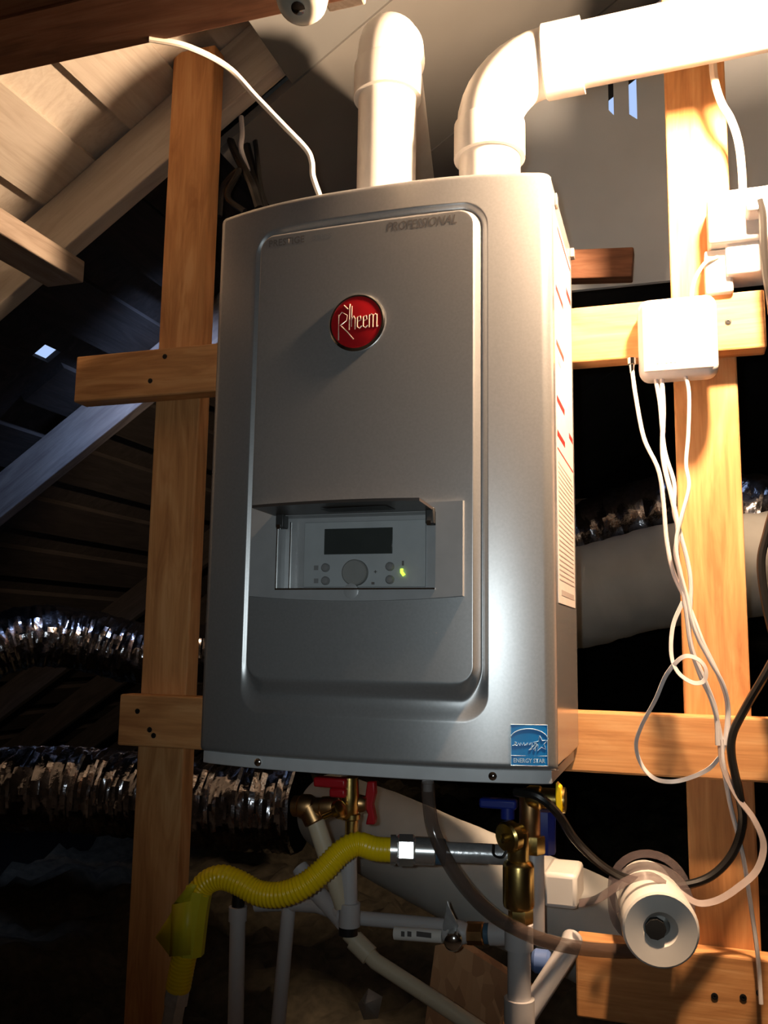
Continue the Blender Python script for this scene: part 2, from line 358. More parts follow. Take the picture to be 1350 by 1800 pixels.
# ------------------------------------------------------------------ tankless water heater
HX, HZ0, HZ1 = .235, 1.012, 1.757
def bx_(x):
    s_ = min(abs(x)/HX, 1.0); y = -.215 - .032*(1-s_**2.6)
    d = abs(x) - (HX-.012)
    if d > 0: y += .012*(1-math.sqrt(max(0, 1-(min(d, .012)/.012)**2)))
    return y
heater = thing('water_heater', (0, -.1, HZ0), 'wall-mounted silver grey tankless water heater with a red badge and control panel', 'water heater')
MB().box((-HX, -.203, HZ0+.002), (HX, YB, HZ1)).build('cabinet', SIDE, heater, .004)
def rr(x, z, x0, x1, z0, z1, r):
    cx, cz = (x0+x1)/2, (z0+z1)/2; qx = abs(x-cx)-(x1-x0)/2+r; qz = abs(z-cz)-(z1-z0)/2+r
    return math.hypot(max(qx, 0), max(qz, 0)) + min(max(qx, qz), 0) - r
def sm(a): a = min(1, max(0, a)); return a*a*(3-2*a)
def panel_y(x): return -.2495 - .003*(1-(x/.16)**2)
def front_y(x, z):
    b = bx_(x); di = rr(x, z, -.150, .1435, 1.112, 1.701, .02); do = -rr(x, z, -.1655, .159, 1.066, 1.7165, .032)
    if do <= 0: y = b
    elif di <= 0: y = panel_y(x)
    else:
        w_ = di/(di+do); low = max(panel_y(x), b) + .0045
        y = panel_y(x) + (low-panel_y(x))*sm(w_/.5) if w_ < .5 else low + (b-low)*(.45*sm((w_-.5)/.5) + .55*((w_-.5)/.5)**1.8)
    e_ = max(HZ0+.008-z, z-(HZ1-.008), 0)
    if e_ > 0: y += .008*(1-math.sqrt(max(0, 1-(min(e_, .008)/.008)**2)))
    return y
def axis(breaks): # (start, step) list
    out = []
    for (a, st), (b, _) in zip(breaks, breaks[1:]):
        n = max(1, round((b-a)/st)); out += list(a + (b-a)*np.arange(n)/n)
    return np.array(out+[breaks[-1][0]])
WX0, WX1, WZ0, WZ1 = -.111, .099, 1.222, 1.316
xs = axis([(-HX, .0012), (-.222, .006), (-.166, .0008), (-.128, .0017), (WX0, .007), (WX1, .0017), (.122, .0008), (.16, .006), (.222, .0012), (HX, 1)])
zs = axis([(HZ0, .0016), (1.022, .006), (1.062, .0014), (1.142, .0035), (WZ0, .008), (WZ1, .02), (1.68, .0013), (1.718, .006), (1.747, .0016), (HZ1, 1)])
m = MB(); nx, nz = len(xs), len(zs)
V = [(x, front_y(x, z), z) for z in zs for x in xs]; F = []
for j in range(nz-1):
    for i in range(nx-1):
        if WX0-1e-6 < (xs[i]+xs[i+1])/2 < WX1+1e-6 and WZ0-1e-6 < (zs[j]+zs[j+1])/2 < WZ1+1e-6: continue
        F.append((j*nx+i, j*nx+i+1, (j+1)*nx+i+1, (j+1)*nx+i))
m.add(V, F)
for j in (0, nz-1):                                               # returns along the top and bottom edges
    a = [V[j*nx+i] for i in range(nx)]; b = [(p[0], -.2, p[2]) for p in a]
    m.add(a+b, [(i, i+1, nx+i+1, nx+i) if j else (i+1, i, nx+i, nx+i+1) for i in range(nx-1)])
m.build('front_cover', SILVER, heater, ang=60)
# base flange
pf = [(x, bx_(x)+.006, .997) for x in np.linspace(-HX+.006, HX-.006, 40)] + [(HX-.006, .02, .997), (-HX+.006, .02, .997)]
MB().prism(pf, (0, 0, .0155)).build('base_flange', FLANGE, heater, .001)
MB().box((-.225, -.19, .994), (.225, .015, .998)).build('bottom_pan', DARKBODY, heater)
for sx in (-.137, .163):
    MB().lathe((sx, bx_(sx)+.006, 1.005), (0, -1, 0), [(0, .005), (.002, .005), (.0035, .003), (.004, .0005)], 14).build('screw_head', CHROME, heater)
# bezel round the window
PY = -.2555
def arc_z(x): return 1.214 - .006*(1-((x+.0075)/.141)**2)
out = [(x, arc_z(x)) for x in np.linspace(-.1475, .1325, 25)]
fm = MB(); bz = []
n = len(out)
top = [(x, 1.328) for x in np.linspace(-.1475, .1325, 25)]
inb = [(min(max(x, WX0), WX1), WZ0) for x, _ in out]; intp = [(x, WZ1) for x, _ in inb]
def fr(a, b, ya, yb):  # quad strip between two polylines
    va = [(p[0], ya, p[1]) for p in a]; vb = [(p[0], yb, p[1]) for p in b]; k = len(a)
    fm.add(va+vb, [(i, i+1, k+i+1, k+i) for i in range(k-1)])
fr(out, inb, PY, PY); fr(intp, top, PY, PY)
fm.add([(-.1475, PY, out[0][1]), (WX0, PY, WZ0), (WX0, PY, WZ1), (-.1475, PY, 1.328)], [(0, 1, 2, 3)])
fm.add([(WX1, PY, WZ0), (.1325, PY, out[-1][1]), (.1325, PY, 1.328), (WX1, PY, WZ1)], [(0, 1, 2, 3)])
loop = [(p[0], PY, p[1]) for p in out] + [(p[0], PY, p[1]) for p in top[::-1]]; k = len(loop)
fm.add(loop+[(p[0]*1.012-.0001, -.247, p[2] + (.0012 if p[2] > 1.3 else -.0012)) for p in loop], [((i+1) % k, i, k+i, k+(i+1) % k) for i in range(k)])
bezel = fm.build('control_bezel', PLATE, heater, ang=30)
RY = -.228                                                         # recess floor
rc = MB(); a = [(WX0, WZ0), (WX1, WZ0), (WX1, WZ1), (WX0, WZ1)]
for (p, q) in zip(a, a[1:]+a[:1]): rc.add([(p[0], PY, p[1]), (q[0], PY, q[1]), (q[0], RY, q[1]), (p[0], RY, p[1])], [(0, 1, 2, 3)])
rc.add([(p[0], RY, p[1]) for p in a], [(0, 1, 2, 3)])
rc.build('control_recess', PLATE, heater)
cp = MB().box((-.083, RY-.004, WZ0+.004), (.080, RY, WZ1-.006)).build('control_face', FACE, heater, .001)
FY = RY-.004
def onface(px, py): return U(px, py, FY)
a, b = onface(571, 930), onface(690, 973)
MB().box((a[0], FY-.0012, b[2]), (b[0], FY, a[2])).build('display', LCD, cp, .0005)
d = onface(626, 1007); MB().lathe((d[0], FY, d[2]), (0, -1, 0), [(0, .0165), (.008, .0165), (.0095, .015), (.0096, .001)], 36).build('dial', DIAL, cp)
for px, py in ((573, 998), (573, 1021), (686, 996), (686, 1019)):
    d = onface(px, py); MB().lathe((d[0], FY, d[2]), (0, -1, 0), [(0, .0056), (.003, .0056), (.005, .004), (.0055, .0005)], 18).build('button', BTN, cp)
    if px < 600: MB().box((d[0]-.0165, FY-.0004, d[2]-.003), (d[0]-.0105, FY, d[2]+.003)).build('button_icon', BTN, cp)
d = onface(708, 1006); MB().tube([(d[0]-.0012, FY-.001, d[2]+.004), (d[0]-.0008, FY-.002, d[2]), (d[0]+.0022, FY-.001, d[2]-.004)], .0021, 8).build('indicator_light', LEDM, cp)
d = onface(660, 1005); pm = MB().box((d[0]-.002, FY-.0004, d[2]-.0005), (d[0]+.002, FY, d[2]+.0005)); pm.box((d[0]-.0005, FY-.0004, d[2]-.002), (d[0]+.0005, FY, d[2]+.002)); pm.build('plus_mark', PRINT, cp)
d = onface(657, 1026); MB().box((d[0]-.003, FY-.0004, d[2]-.001), (d[0]+.001, FY, d[2]+.002)).build('minus_mark', PRINT, cp)
d = onface(708, 990); MB().box((d[0]-.001, FY-.0004, d[2]-.003), (d[0]+.0015, FY, d[2]+.003)).build('light_mark', PRINT, cp)
# sliver of clear lower door rail and thumb notch
MB().box((WX0, PY-.0015, WZ0-.0005), (WX1, PY+.004, WZ0+.0015)).build('window_rail', CHROME, heater)
for vx, vy in ((WX0+.0008, PY-.0012), (WX0+.012, RY-.012)):
    MB().box((vx-.0007, vy, WZ0), (vx+.0007, vy+.003, WZ1-.006)).build('window_rail', CHROME, heater)
d = U(617, 1044, PY); MB().lathe((d[0], PY+.0020, d[2]+.0035), (0, -1, 0), [(0, .0095), (.0028, .0095), (.0032, .008), (.0033, .0005)], 24).build('thumb_notch', PLATE, heater)
# open flap, hinged above the window
fz = 1.3165; fp = []
fl0, fl1 = U(443, 893, -.318), U(737, 880, -.318)
NX = 17
for t in np.linspace(0, 1, NX):
    xb = (WX0-.004)*(1-t) + (WX1-.002)*t; xf = fl0[0]*(1-t) + fl1[0]*t; zf = fl0[2]*(1-t) + fl1[2]*t
    bow = 1-(2*t-1)**2
    fp.append(((xb, -.254, fz), (xf, -.318-.006*bow, zf+.001*bow)))
fm = MB(); vs = []
for bk, ft in fp: vs += [bk, ft, (ft[0], ft[1], ft[2]+.0035), (bk[0], bk[1], bk[2]+.0035)]
fs = []
for i in range(NX-1):
    for k in range(4): fs.append((i*4+k, i*4+(k+1) % 4, (i+1)*4+(k+1) % 4, (i+1)*4+k))
fs += [(3, 2, 1, 0), tuple((NX-1)*4+k for k in range(4))]
flap = fm.add(vs, fs).build('control_flap', FLAP, heater)
q0, q1 = U(575, 905, -.285), U(690, 884, -.285)
MB().prism([(q0[0], -.274, fz+(fl0[2]-fz)*.31-.0008), (q1[0], -.274, fz+(fl1[2]-fz)*.31-.0008), (q1[0]-.004, -.298, fz+(fl1[2]-fz)*.69-.0008), (q0[0]-.004, -.298, fz+(fl0[2]-fz)*.69-.0008)], (0, 0, .0004)).build('flap_label', DARKBODY, flap)
for hx in (WX0+.006, WX1-.006):
    MB().box((hx-.0055, -.262, 1.300), (hx+.0055, -.246, fz+.004)).build('hinge', DARKBODY, heater, .0015)
    MB().box((hx-.003, -.264, 1.298), (hx+.002, -.262, 1.304)).build('hinge_pin', CHROME, heater)
# badge
BX, BZ = -.0085, 1.5655; by = panel_y(BX)
bd = MB().lathe((BX, by+.001, BZ), (0, -1, 0), [(0, .0385), (.0025, .0385), (.0042, .0365), (.0040, .0345), (.0022, .034), (.0023, .0005)], 56).build('badge_ring', CHROME, heater)
MB().lathe((BX, by-.0005, BZ), (0, -1, 0), [(0, .0342), (.0018, .0342), (.0030, .022), (.0034, .001)], 56).build('badge_face', RED, bd)
lt = MB()
def stroke(pts, r=.0007):
    lt.tube([(BX+x*.001, by-.0039 + .0000014*(x*x+z*z), BZ+z*.001) for x, z in pts], r, 6)
stroke([(-24, -22), (-24, 12)], .0009); stroke([(-24, 10), (-20, 15), (-12, 10), (-13, 3), (-22, -3)]); stroke([(-20, -4), (-12, -12), (-3, -23)], .0009)
stroke([(-17, 24), (-11, 18)], .001); stroke([(-9, 25), (-9, -10)], .001); stroke([(-6, 22), (-6, -6)]); stroke([(-6, 4), (-3, 8), (-1, 4), (-1, -10)], .0009)
stroke([(2, 6), (2, -7), (5, -9), (8, -6)], .0009); stroke([(2, 0), (7, 2), (6, 7), (2, 6)])
stroke([(10, 6), (10, -7), (13, -9), (16, -6)], .0009); stroke([(10, 0), (15, 2), (14, 7), (10, 6)])
for x in (18, 23, 28): stroke([(x, 8), (x, -9)], .0009)
stroke([(18, 6), (21, 9), (23, 6)]); stroke([(23, 6), (26, 9), (28, 6)]); stroke([(28, -9), (30, -7)])
lt.build('badge_lettering', CREAM, bd)
def onpanel(cx, cz):
    return lambda x, y, z: (cx+x, panel_y(cx+x)-.00018-z, cz+y)
textmesh('PRESTIGE', .0135, 'model_lettering', onpanel(-.1125, 1.690), PRINT, heater, extr=0, bold=.0002, sx=.95)
textmesh('SERIES', .0095, 'series_lettering', onpanel(-.0595, 1.690), BTN, heater, extr=0)
textmesh('PROFESSIONAL', .0175, 'professional_lettering', onpanel(.076, 1.690), PRINT, heater, shear=.25, extr=0, bold=.0002, sx=.78)
# blue efficiency sticker, following the curve of the cover
SX0, SX1, SZ0, SZ1 = .1845, .2255, 1.0185, 1.0650
def grid_on(x0, x1, z0, z1, off, nx_=14):
    g = np.linspace(x0, x1, nx_); v = [(x, bx_(x)-off, z) for z in (z0, z1) for x in g]
    return MB().add(v, [(i, i+1, nx_+i+1, nx_+i) for i in range(nx_-1)])
stk = grid_on(SX0, SX1, SZ0, SZ1, .0004).build('efficiency_sticker', STBLUE, heater)
bm_ = MB()
def sline(pts, r=.0004):
    bm_.tube([(SX0+a*(SX1-SX0), bx_(SX0+a*(SX1-SX0))-.0006, SZ0+b*(SZ1-SZ0)) for a, b in pts], r, 5)
sline([(0, 0), (1, 0), (1, 1), (0, 1), (0, 0)], .0005); sline([(0, .24), (1, .24)])
sline([(.5+.52*math.cos(t), .62+.28*math.sin(t)) for t in np.linspace(.1, math.pi-.05, 18)], .0006)
st = [(.82+r_*math.cos(t), .54+r_*math.sin(t)) for t, r_ in [(math.pi/2+.15+k*math.pi/5, .2 if k % 2 == 0 else .085) for k in range(11)]]
sline(st, .0005)
sline([(.05, .48), (.12, .50), (.17, .56), (.12, .58), (.1, .5), (.18, .48), (.22, .55), (.25, .48), (.28, .55), (.32, .49), (.36, .56), (.38, .49), (.41, .51), (.45, .56), (.43, .49), (.48, .56), (.5, .5), (.54, .57), (.52, .5), (.58, .57), (.57, .4), (.5, .38), (.64, .5), (.66, .57), (.65, .5), (.7, .57), (.66, .36), (.62, .4), (.74, .52)], .00055)
bm_.build('sticker_artwork', STPALE, stk)
textmesh('ENERGY STAR', .0068, 'sticker_lettering', lambda x, y, z: (SX0+.5*(SX1-SX0)+x, bx_(SX0+.5*(SX1-SX0)+x)-.0006, SZ0+.0055+y), STPALE, stk, bold=.00012, sx=.82)
# rating label on the right flank
LX = HX+.0006
def onside(px, py): return U(px, py, x=LX)
ya, yb = onside(976, 900)[1], onside(1009, 900)[1]; ya = -.178; yb = min(yb, .012)
zt, zb = 1.722, onside(996, 1064)[2]
sl = MB().box((HX, ya, zb), (LX, yb, zt)).build('rating_label', LABEL, heater)
lm = MB(); lr_ = None
def strip(mb, y0, y1, z, h):
    q = mb or MB(); q.box((LX, y0, z-h/2), (LX+.0003, y1, z+h/2))
    if mb is None: q.build('label_warning', LRED, sl)
for k in range(46):
    z = zb + .030 + k*.0062
    if z < 1.39: strip(lm, ya+.012, yb-.014 - (.03*random.random() if k % 5 == 4 else 0), z, .0016)
strip(lm, ya+.03, yb-.02, zb+.014, .007)
for z in (1.62, 1.545, 1.47, 1.425): strip(lr_, ya+.006, ya+.085, z, .0075)
strip(lr_, ya+.006, yb-.006, 1.405, .002); strip(lr_, yb-.05, yb-.006, 1.45, .007); strip(lr_, ya+.03, yb-.004, 1.712, .006); strip(lr_, yb-.06, yb-.006, 1.66, .010)
for z in (1.60, 1.528, 1.675): strip(lm, ya+.02, ya+.05, z, .012)
lm.build('label_print', LTXT, sl)['kind'] = 'stuff'
for z in (1.735, 1.745): pass
MB().box((HX, .012, 1.738), (HX+.006, .026, 1.752)).build('mounting_tab', SIDE, heater, .001)
MB().box((HX, -.165, 1.735), (HX+.003, -.15, 1.752)).build('cover_clip', SIDE, heater, .001)

# ------------------------------------------------------------------ vent pipes
def elbow_pts(c, d0, d1, R, n=10):  # arc from travelling d0 to travelling d1, starting at c
    d0, d1 = nrm(d0), nrm(d1); c = np.asarray(c, float); return [c + R*math.sin(t)*d0 + R*(1-math.cos(t))*d1 for t in np.linspace(0, math.pi/2, n)]
PR, HR = .0443, .0515
v1 = thing('vent_pipe', (-.024, -.095, 1.757), 'white plastic vent pipe rising to an elbow that turns back into the roof', 'pipe')
c = np.array([-.024, -.095, 1.757]); zE = 2.028
MB().tube([c, (c[0], c[1], 2.0)], PR, 40).build('riser', PVC, v1)
d1 = nrm((-.22, .95, .22)); arc = elbow_pts((c[0], c[1], zE), (0, 0, 1), d1, .06)
MB().lathe((c[0], c[1], 1.976), (0, 0, 1), [(0, PR+.001), (0, HR), (.052, HR), (.055, HR-.002)], 40).build('elbow_hub', PVC, v1)
MB().tube([(c[0], c[1], zE-.004)]+arc+[arc[-1]+d1*.004], .0475, 40).build('elbow', PVC, v1)
MB().lathe(arc[-1]-d1*.002, d1, [(0, HR-.002), (.002, HR), (.052, HR), (.052, PR)], 40).build('elbow_hub', PVC, v1)
MB().tube([arc[-1], arc[-1]+d1*1.35], PR, 32).build('run', PVC, v1)
MB().lathe((c[0], c[1], 1.757), (0, 0, 1), [(0, .058), (.012, .058), (.014, .054), (.02, .047)], 40).build('collar', PVCG, v1)
v2 = thing('vent_pipe', (.1335, -.095, 1.757), 'white plastic vent pipe with an elbow to the right under the bright lamp', 'pipe')
c = np.array([.1335, -.095, 1.757]); zE = 1.905; d1 = np.array([1, 0, 0.03])
MB().tube([c, (c[0], c[1], 1.88)], PR, 40).build('riser', PVC, v2)
MB().lathe((c[0], c[1], 1.853), (0, 0, 1), [(0, PR+.001), (0, HR), (.052, HR), (.055, HR-.002)], 40).build('elbow_hub', PVC, v2)
arc = elbow_pts((c[0], c[1], zE), (0, 0, 1), d1, .082)
MB().tube([(c[0], c[1], zE-.004)]+arc+[arc[-1]+nrm(d1)*.004], .0475, 40).build('elbow', PVC, v2)
MB().lathe(arc[-1]-nrm(d1)*.002, d1, [(0, HR-.002), (.002, HR), (.055, HR), (.055, PR)], 40).build('elbow_hub', PVC, v2)
MB().tube([arc[-1], arc[-1]+nrm(d1)*1.75], PR, 40).build('run', PVC, v2)
MB().lathe((c[0], c[1], 1.757), (0, 0, 1), [(0, .058), (.012, .058), (.014, .054), (.02, .047)], 40).build('collar', PVCG, v2)

# ------------------------------------------------------------------ lamp above the frame, and the empty white holder
lp = thing('work_lamp', tuple(LAMP), 'bare glowing bulb hanging just above the frame by the vent pipe', 'lamp')
MB().lathe(LAMP+Vector((0, 0, -.032)), (0, 0, 1), [(0, .002), (.004, .014), (.012, .024), (.03, .03), (.045, .026), (.06, .017), (.07, .013)], 20).build('bulb', BULBW, lp, ang=80)
MB().lathe(LAMP+Vector((0, 0, .04)), (0, 0, 1), [(0, .016), (.004, .02), (.045, .02), (.055, .008)], 20).build('socket', BLACK, lp)
MB().tube([LAMP+Vector((0, 0, .09)), LAMP+Vector((.02, .01, .5)), (LAMP.x+.03, LAMP.y, 2.78)], .004, 8).build('cord', BLACK, lp)
hc = U(531, -6, -.455)
lh = thing('lamp_holder', tuple(hc), 'round white lampholder hanging at the end of the dark beam', 'lampholder')
hd = nrm((.0, -.45, -1)); hb = hc - hd*.035
MB().lathe(hb, hd, [(0, .018), (.010, .024), (.024, .029), (.040, .0295), (.050, .0255), (.056, .016), (.057, .009)], 30).build('shell', PORC, lh, ang=70)
MB().lathe(hb+hd*.054, hd, [(0, .008), (.005, .008), (.007, .004)], 16).build('contact', CHROME, lh)
MB().tube([hb, hb-hd*.03+np.array([-.02, .02, .01]), (hb[0]-.02, -.40, 1.96)], .006, 10).build('lead', BLACK, lh)

# ------------------------------------------------------------------ cables at the top
def cable(name, pts, r, mat, label, cat='cable', y=None, parent=None, seg=8, group=None):
    o = MB().tube(catmull(UL(pts, y), 8), r, seg).build(name, mat, parent)
    return tag(o, label, cat, group) if parent is None else o
cable('white_cable', [(262, 68, -.36), (330, 82, -.33), (400, 118, -.27), (450, 170, -.24), (500, 222, -.22), (538, 262, -.20), (548, 285, -.195), (550, 310, -.19), (562, 345, -.185)], .0042, CABLEW, 'white cable drooping from the brown beam onto the heater top')
cable('white_cable', [(1252, 95, -.02), (1256, 140, -.02), (1268, 180, -.01), (1285, 210, 0), (1298, 250, .005), (1304, 300, .01), (1306, 345, .01)], .0055, CABLEW, 'white cable running down from the vent pipe to the outlet box')
dk = [[(392, 110, .2), (392, 200, .2), (410, 260, .15), (440, 320, .1), (455, 365, .1)], [(402, 180, .2), (425, 200, .2), (430, 250, .2), (445, 310, .2), (462, 370, .2)], [(385, 380, .12), (392, 330, .12), (420, 300, .1), (400, 345, .1), (430, 372, .1)], [(460, 110, .25), (440, 180, .25), (450, 260, .2), (458, 330, .2), (470, 370, .2)]]
dl = ['dark cable behind the heater top left, hanging nearest the left stud', 'thick dark cable behind the heater top, second from the left stud', 'small loop of dark cable behind the upper left heater corner', 'thin dark cable behind the heater top, farthest from the left stud']
for q, l_, r_ in zip(dk, dl, (.008, .011, .006, .005)): cable('dark_cable', q, r_, BLACK, l_)
cable('white_cable', [(424, 205, .14), (426, 235, .14), (424, 262, .14), (436, 300, .14)], .005, PVCG, 'short grey wire among the dark cables behind the heater')

# ------------------------------------------------------------------ outlet and control box on the right
ob = thing('outlet_box', U(1300, 410, .02), 'white outlet box at the right edge on the stud', 'outlet')
a, b = U(1243, 338, .0), U(1400, 410, .0)
MB().box((a[0], .0, b[2]), (b[0]+.03, YS, a[2])).build('box', PLASTW, ob, .004)
a, b = U(1275, 424, .01), U(1400, 470, .01); MB().box((a[0], .01, b[2]), (b[0]+.03, YS, a[2])).build('cover_plate', PLASTW, ob, .003)
a, b = U(1238, 440, .02), U(1290, 512, .02); MB().box((a[0], .02, b[2]), (b[0], YS, a[2])).build('adapter', PLASTW, ob, .004)
cable('mains_cable', [(1335, 352, -.03), (1341, 380, -.03), (1343, 430, -.03), (1347, 480, -.03), (1356, 540, -.03), (1375, 700, -.02), (1368, 850, -.02), (1350, 930, -.02), (1338, 985, -.02), (1344, 1050, -.02), (1362, 1130, -.02)], .0055, BLACK, 'black power cord plugged into the outlet box at the right edge')
pl = U(1328, 362, -.02); tag(MB().box((pl[0]-.012, -.034, pl[2]-.012), (pl[0]+.012, .001, pl[2]+.012)).build('power_plug', PVCG, None, .004), 'grey plug in the outlet box', 'plug')
cable('yellow_cable', [(1262, 452, .02), (1240, 462, .015), (1222, 490, .01), (1216, 520, .01), (1220, 545, .01)], .003, CPVC, 'thin yellowish cable looping from the outlet box to the white control box')
bx1 = thing('control_box', (.385, 0, 1.532), 'rounded white plastic control box on the upper crosspiece with wires hanging below', 'control box')
MB().box((.331, -.014, 1.533), (.439, YB, 1.652)).build('housing', PLASTW, bx1, .016, segs=5)
MB().box((.338, -.0165, 1.541), (.432, -.012, 1.645)).build('cover', PLASTW, bx1, .012, segs=5)
for k in range(5): MB().box((.356+k*.006, -.0172, 1.552), (.359+k*.006, -.0160, 1.554)).build('slot', PVCG, bx1)
a = U(1110, 634, -.01); MB().lathe((a[0], -.008, a[2]+.004), (0, 0, -1), [(0, .006), (.009, .006), (.010, .004), (.022, .003)], 14).build('cable_plug', CHROME, bx1)
WG = 'white wires hanging from the control box'
cable('bell_wire', [(1111, 650, -.008), (1118, 700, -.012), (1132, 770, -.02), (1157, 825, -.03), (1166, 880, -.03), (1172, 950, -.03), (1185, 1010, -.03), (1212, 1068, -.03), (1236, 1130, -.03), (1262, 1185, -.02), (1278, 1235, -.01), (1276, 1290, -.008), (1268, 1330, -.008)], .0029, WIREW, 'white wire from the plug at the left of the control box', group=WG)
cable('bell_wire', [(1152, 664, -.0), (1160, 710, -.01), (1168, 790, -.02), (1185, 850, -.03), (1185, 900, -.032), (1198, 945, -.034), (1214, 1020, -.034), (1212, 1120, -.034), (1228, 1180, -.03), (1250, 1230, -.02), (1266, 1290, -.01), (1272, 1350, -.01), (1285, 1420, .0), (1305, 1500, .01), (1318, 1580, .02), (1332, 1680, .02), (1338, 1765, .015)], .0029, WIREW, 'white wire from the box bottom, reaching down to the lowest crosspiece', group=WG)
cable('bell_wire', [(1163, 664, -.0), (1166, 720, -.012), (1165, 800, -.024), (1180, 870, -.036), (1192, 930, -.04), (1188, 970, -.04), (1196, 1010, -.04), (1206, 1070, -.04), (1216, 1140, -.036), (1240, 1200, -.026), (1258, 1250, -.014), (1262, 1310, -.012)], .0033, WIREW, 'thicker white wire from the middle of the box bottom', group=WG)
cable('bell_wire', [(1203, 655, -.0), (1211, 690, -.01), (1210, 760, -.02), (1206, 815, -.03), (1211, 855, -.04), (1199, 905, -.045), (1189, 950, -.045), (1192, 990, -.045), (1206, 1045, -.042), (1222, 1110, -.04), (1250, 1165, -.03), (1272, 1205, -.02), (1281, 1250, -.01), (1278, 1310, -.01)], .0027, WIREW, 'white wire from the right of the box bottom along the stud', group=WG)
def rib(name, pts, wd, mat, label, y=None, th=.0012, nor=None):
    return tag(MB().ribbon(catmull(UL(pts, y), 8), wd, th, nor).build(name, mat), label, 'cable', 'loops of flat cable by the right stud')
rib('flat_cable', [(1200, 1058, -.04), (1183, 1100, -.045), (1180, 1150, -.05), (1192, 1182, -.05), (1218, 1200, -.045), (1238, 1196, -.04), (1240, 1175, -.04), (1225, 1158, -.045), (1200, 1155, -.05), (1172, 1185, -.05), (1152, 1230, -.04), (1128, 1275, -.02), (1118, 1310, -.01), (1128, 1345, -.008), (1150, 1368, -.008), (1178, 1374, -.008), (1210, 1368, -.008), (1245, 1352, -.01), (1266, 1330, -.012)], .0055, WIREW, 'flat white cable curling in two loops in front of the middle crosspiece', nor=(.5, -.8, .2))
rib('flat_cable', [(1266, 1300, -.012), (1272, 1350, -.012), (1296, 1400, -.012), (1325, 1440, -.012), (1342, 1485, -.012), (1330, 1530, -.02), (1295, 1562, -.03), (1262, 1582, -.035), (1230, 1588, -.04), (1205, 1576, -.04), (1185, 1560, -.035)], .0085, CLEARR, 'wide clear flat tubing sweeping from the stud to the white pipe', nor=(.3, -.7, .6))

# ------------------------------------------------------------------ things at lower right
cable('black_cable', [(905, 1392, -.15), (945, 1400, -.16), (980, 1430, -.15), (1010, 1475, -.12), (1050, 1515, -.08), (1090, 1540, -.05), (1140, 1552, -.02), (1200, 1556, -.01), (1250, 1540, .0), (1288, 1500, .005), (1305, 1445, .0), (1298, 1390, -.01), (1286, 1330, -.012), (1288, 1290, -.012), (1310, 1245, -.012), (1345, 1185, -.02), (1380, 1120, -.02)], .0055, BLACK, 'black cable from under the heater sweeping up past the right stud')
e0 = U(1162, 1636, -.095); e1 = U(1134, 1558, .06); dc = nrm(e0-e1)
cd = thing('condensate_pipe', (e0[0], e0[1], .76), 'stubby white pipe with an open end pointing at the viewer on the lowest crosspiece', 'pipe')
L = np.linalg.norm(e0-e1)
MB().lathe(e1, dc, [(0, .036), (L-.085, .036), (L-.085, .0435), (L-.008, .0465), (L-.002, .0455), (L, .043), (L-.003, .021), (L-.014, .013), (L-.05, .012)], 40).build('pipe', PVC, cd, ang=28)
hx_ = nrm(np.cross(dc, (0, 0, 1))); MB().lathe(e0-dc*.010+hx_*.006, dc, [(0, .013), (.0085, .0125), (.0088, .002)], 9).build('bore', DARKBODY, cd)
wr = MB(); a_ = nrm(np.cross(dc, (0, 0, 1))); b_ = np.cross(a_, dc); base = e1+dc*(L-.10)
th = np.linspace(-.4, 2*math.pi*1.6, 60)
wr.ribbon([base + dc*(.004*t) + (.047+.005*math.sin(t*1.3)+.012*max(0, math.sin(t)))*(math.cos(t)*a_ + math.sin(t)*b_) for t in th], .010, .0012, None)
tag(wr.build('tubing_coil', COILM), 'clear flat tubing wound round the white pipe end', 'tubing')
rib('flat_cable', [(1018, 1588, -.06), (1050, 1580, -.07), (1085, 1558, -.075), (1115, 1543, -.075), (1145, 1540, -.07), (1170, 1555, -.06)], .0105, COILM, 'clear flat tubing reaching left from the white pipe', nor=(.1, -.8, .7))
tag(MB().tube(catmull(UL([(752, 1376, -.17), (754, 1410, -.18), (762, 1460, -.19), (790, 1520, -.19), (828, 1572, -.185), (872, 1612, -.175), (930, 1643, -.16), (975, 1658, -.14), (1030, 1668, -.10), (1100, 1672, -.06), (1150, 1668, -.055)]), 10), .0085, 16).build('drain_tube', VTUBE), 'clear vinyl drain tube curving from the heater bottom to the right', 'tube')
a = U(752, 1372, -.17); tag(MB().lathe((a[0], -.17, .995), (0, 0, -1), [(0, .0075), (.012, .0075), (.013, .006), (.022, .006)], 16).build('drain_spout', PVCG), 'small grey spout under the heater feeding the clear tube', 'spout')

# ------------------------------------------------------------------ yellow gas connector
YG = -.15
gp = [(692, 1494, YG), (660, 1492, YG-.008), (628, 1484, YG-.016), (600, 1498, YG-.025), (570, 1528, YG-.035), (535, 1556, YG-.045), (495, 1572, YG-.05), (455, 1570, YG-.05), (420, 1552, YG-.05), (388, 1542, YG-.05), (358, 1556, YG-.05), (342, 1592, YG-.05), (334, 1640, YG-.045), (322, 1690, YG-.04), (313, 1738, YG-.035)]
gas = thing('gas_connector', U(500, 1800, YG), 'yellow corrugated flexible gas line snaking left below the heater', 'gas line')
cl = catmull(UL(gp), 40); cum = np.concatenate([[0], np.cumsum([np.linalg.norm(b-a) for a, b in zip(cl, cl[1:])])])
tt = np.arange(0, cum[-1], .0009); cc = np.array([[np.interp(t, cum, [p[k] for p in cl]) for k in range(3)] for t in tt])
rs = []
for t in tt:
    f_ = t/cum[-1]; amp = .0008 if .10 < f_ < .74 else .0002
    rs.append(.0152 + amp*math.cos(t*2*math.pi/.0052) + (.0012 if f_ > .8 else 0))
MB().tube(cc, rs, 20).build('hose', YEL, gas, ang=80)
p, d = cl[0], nrm(cl[0]-cl[3]); d = np.array([.96, .28, 0]); toc = nrm(CAM-p)
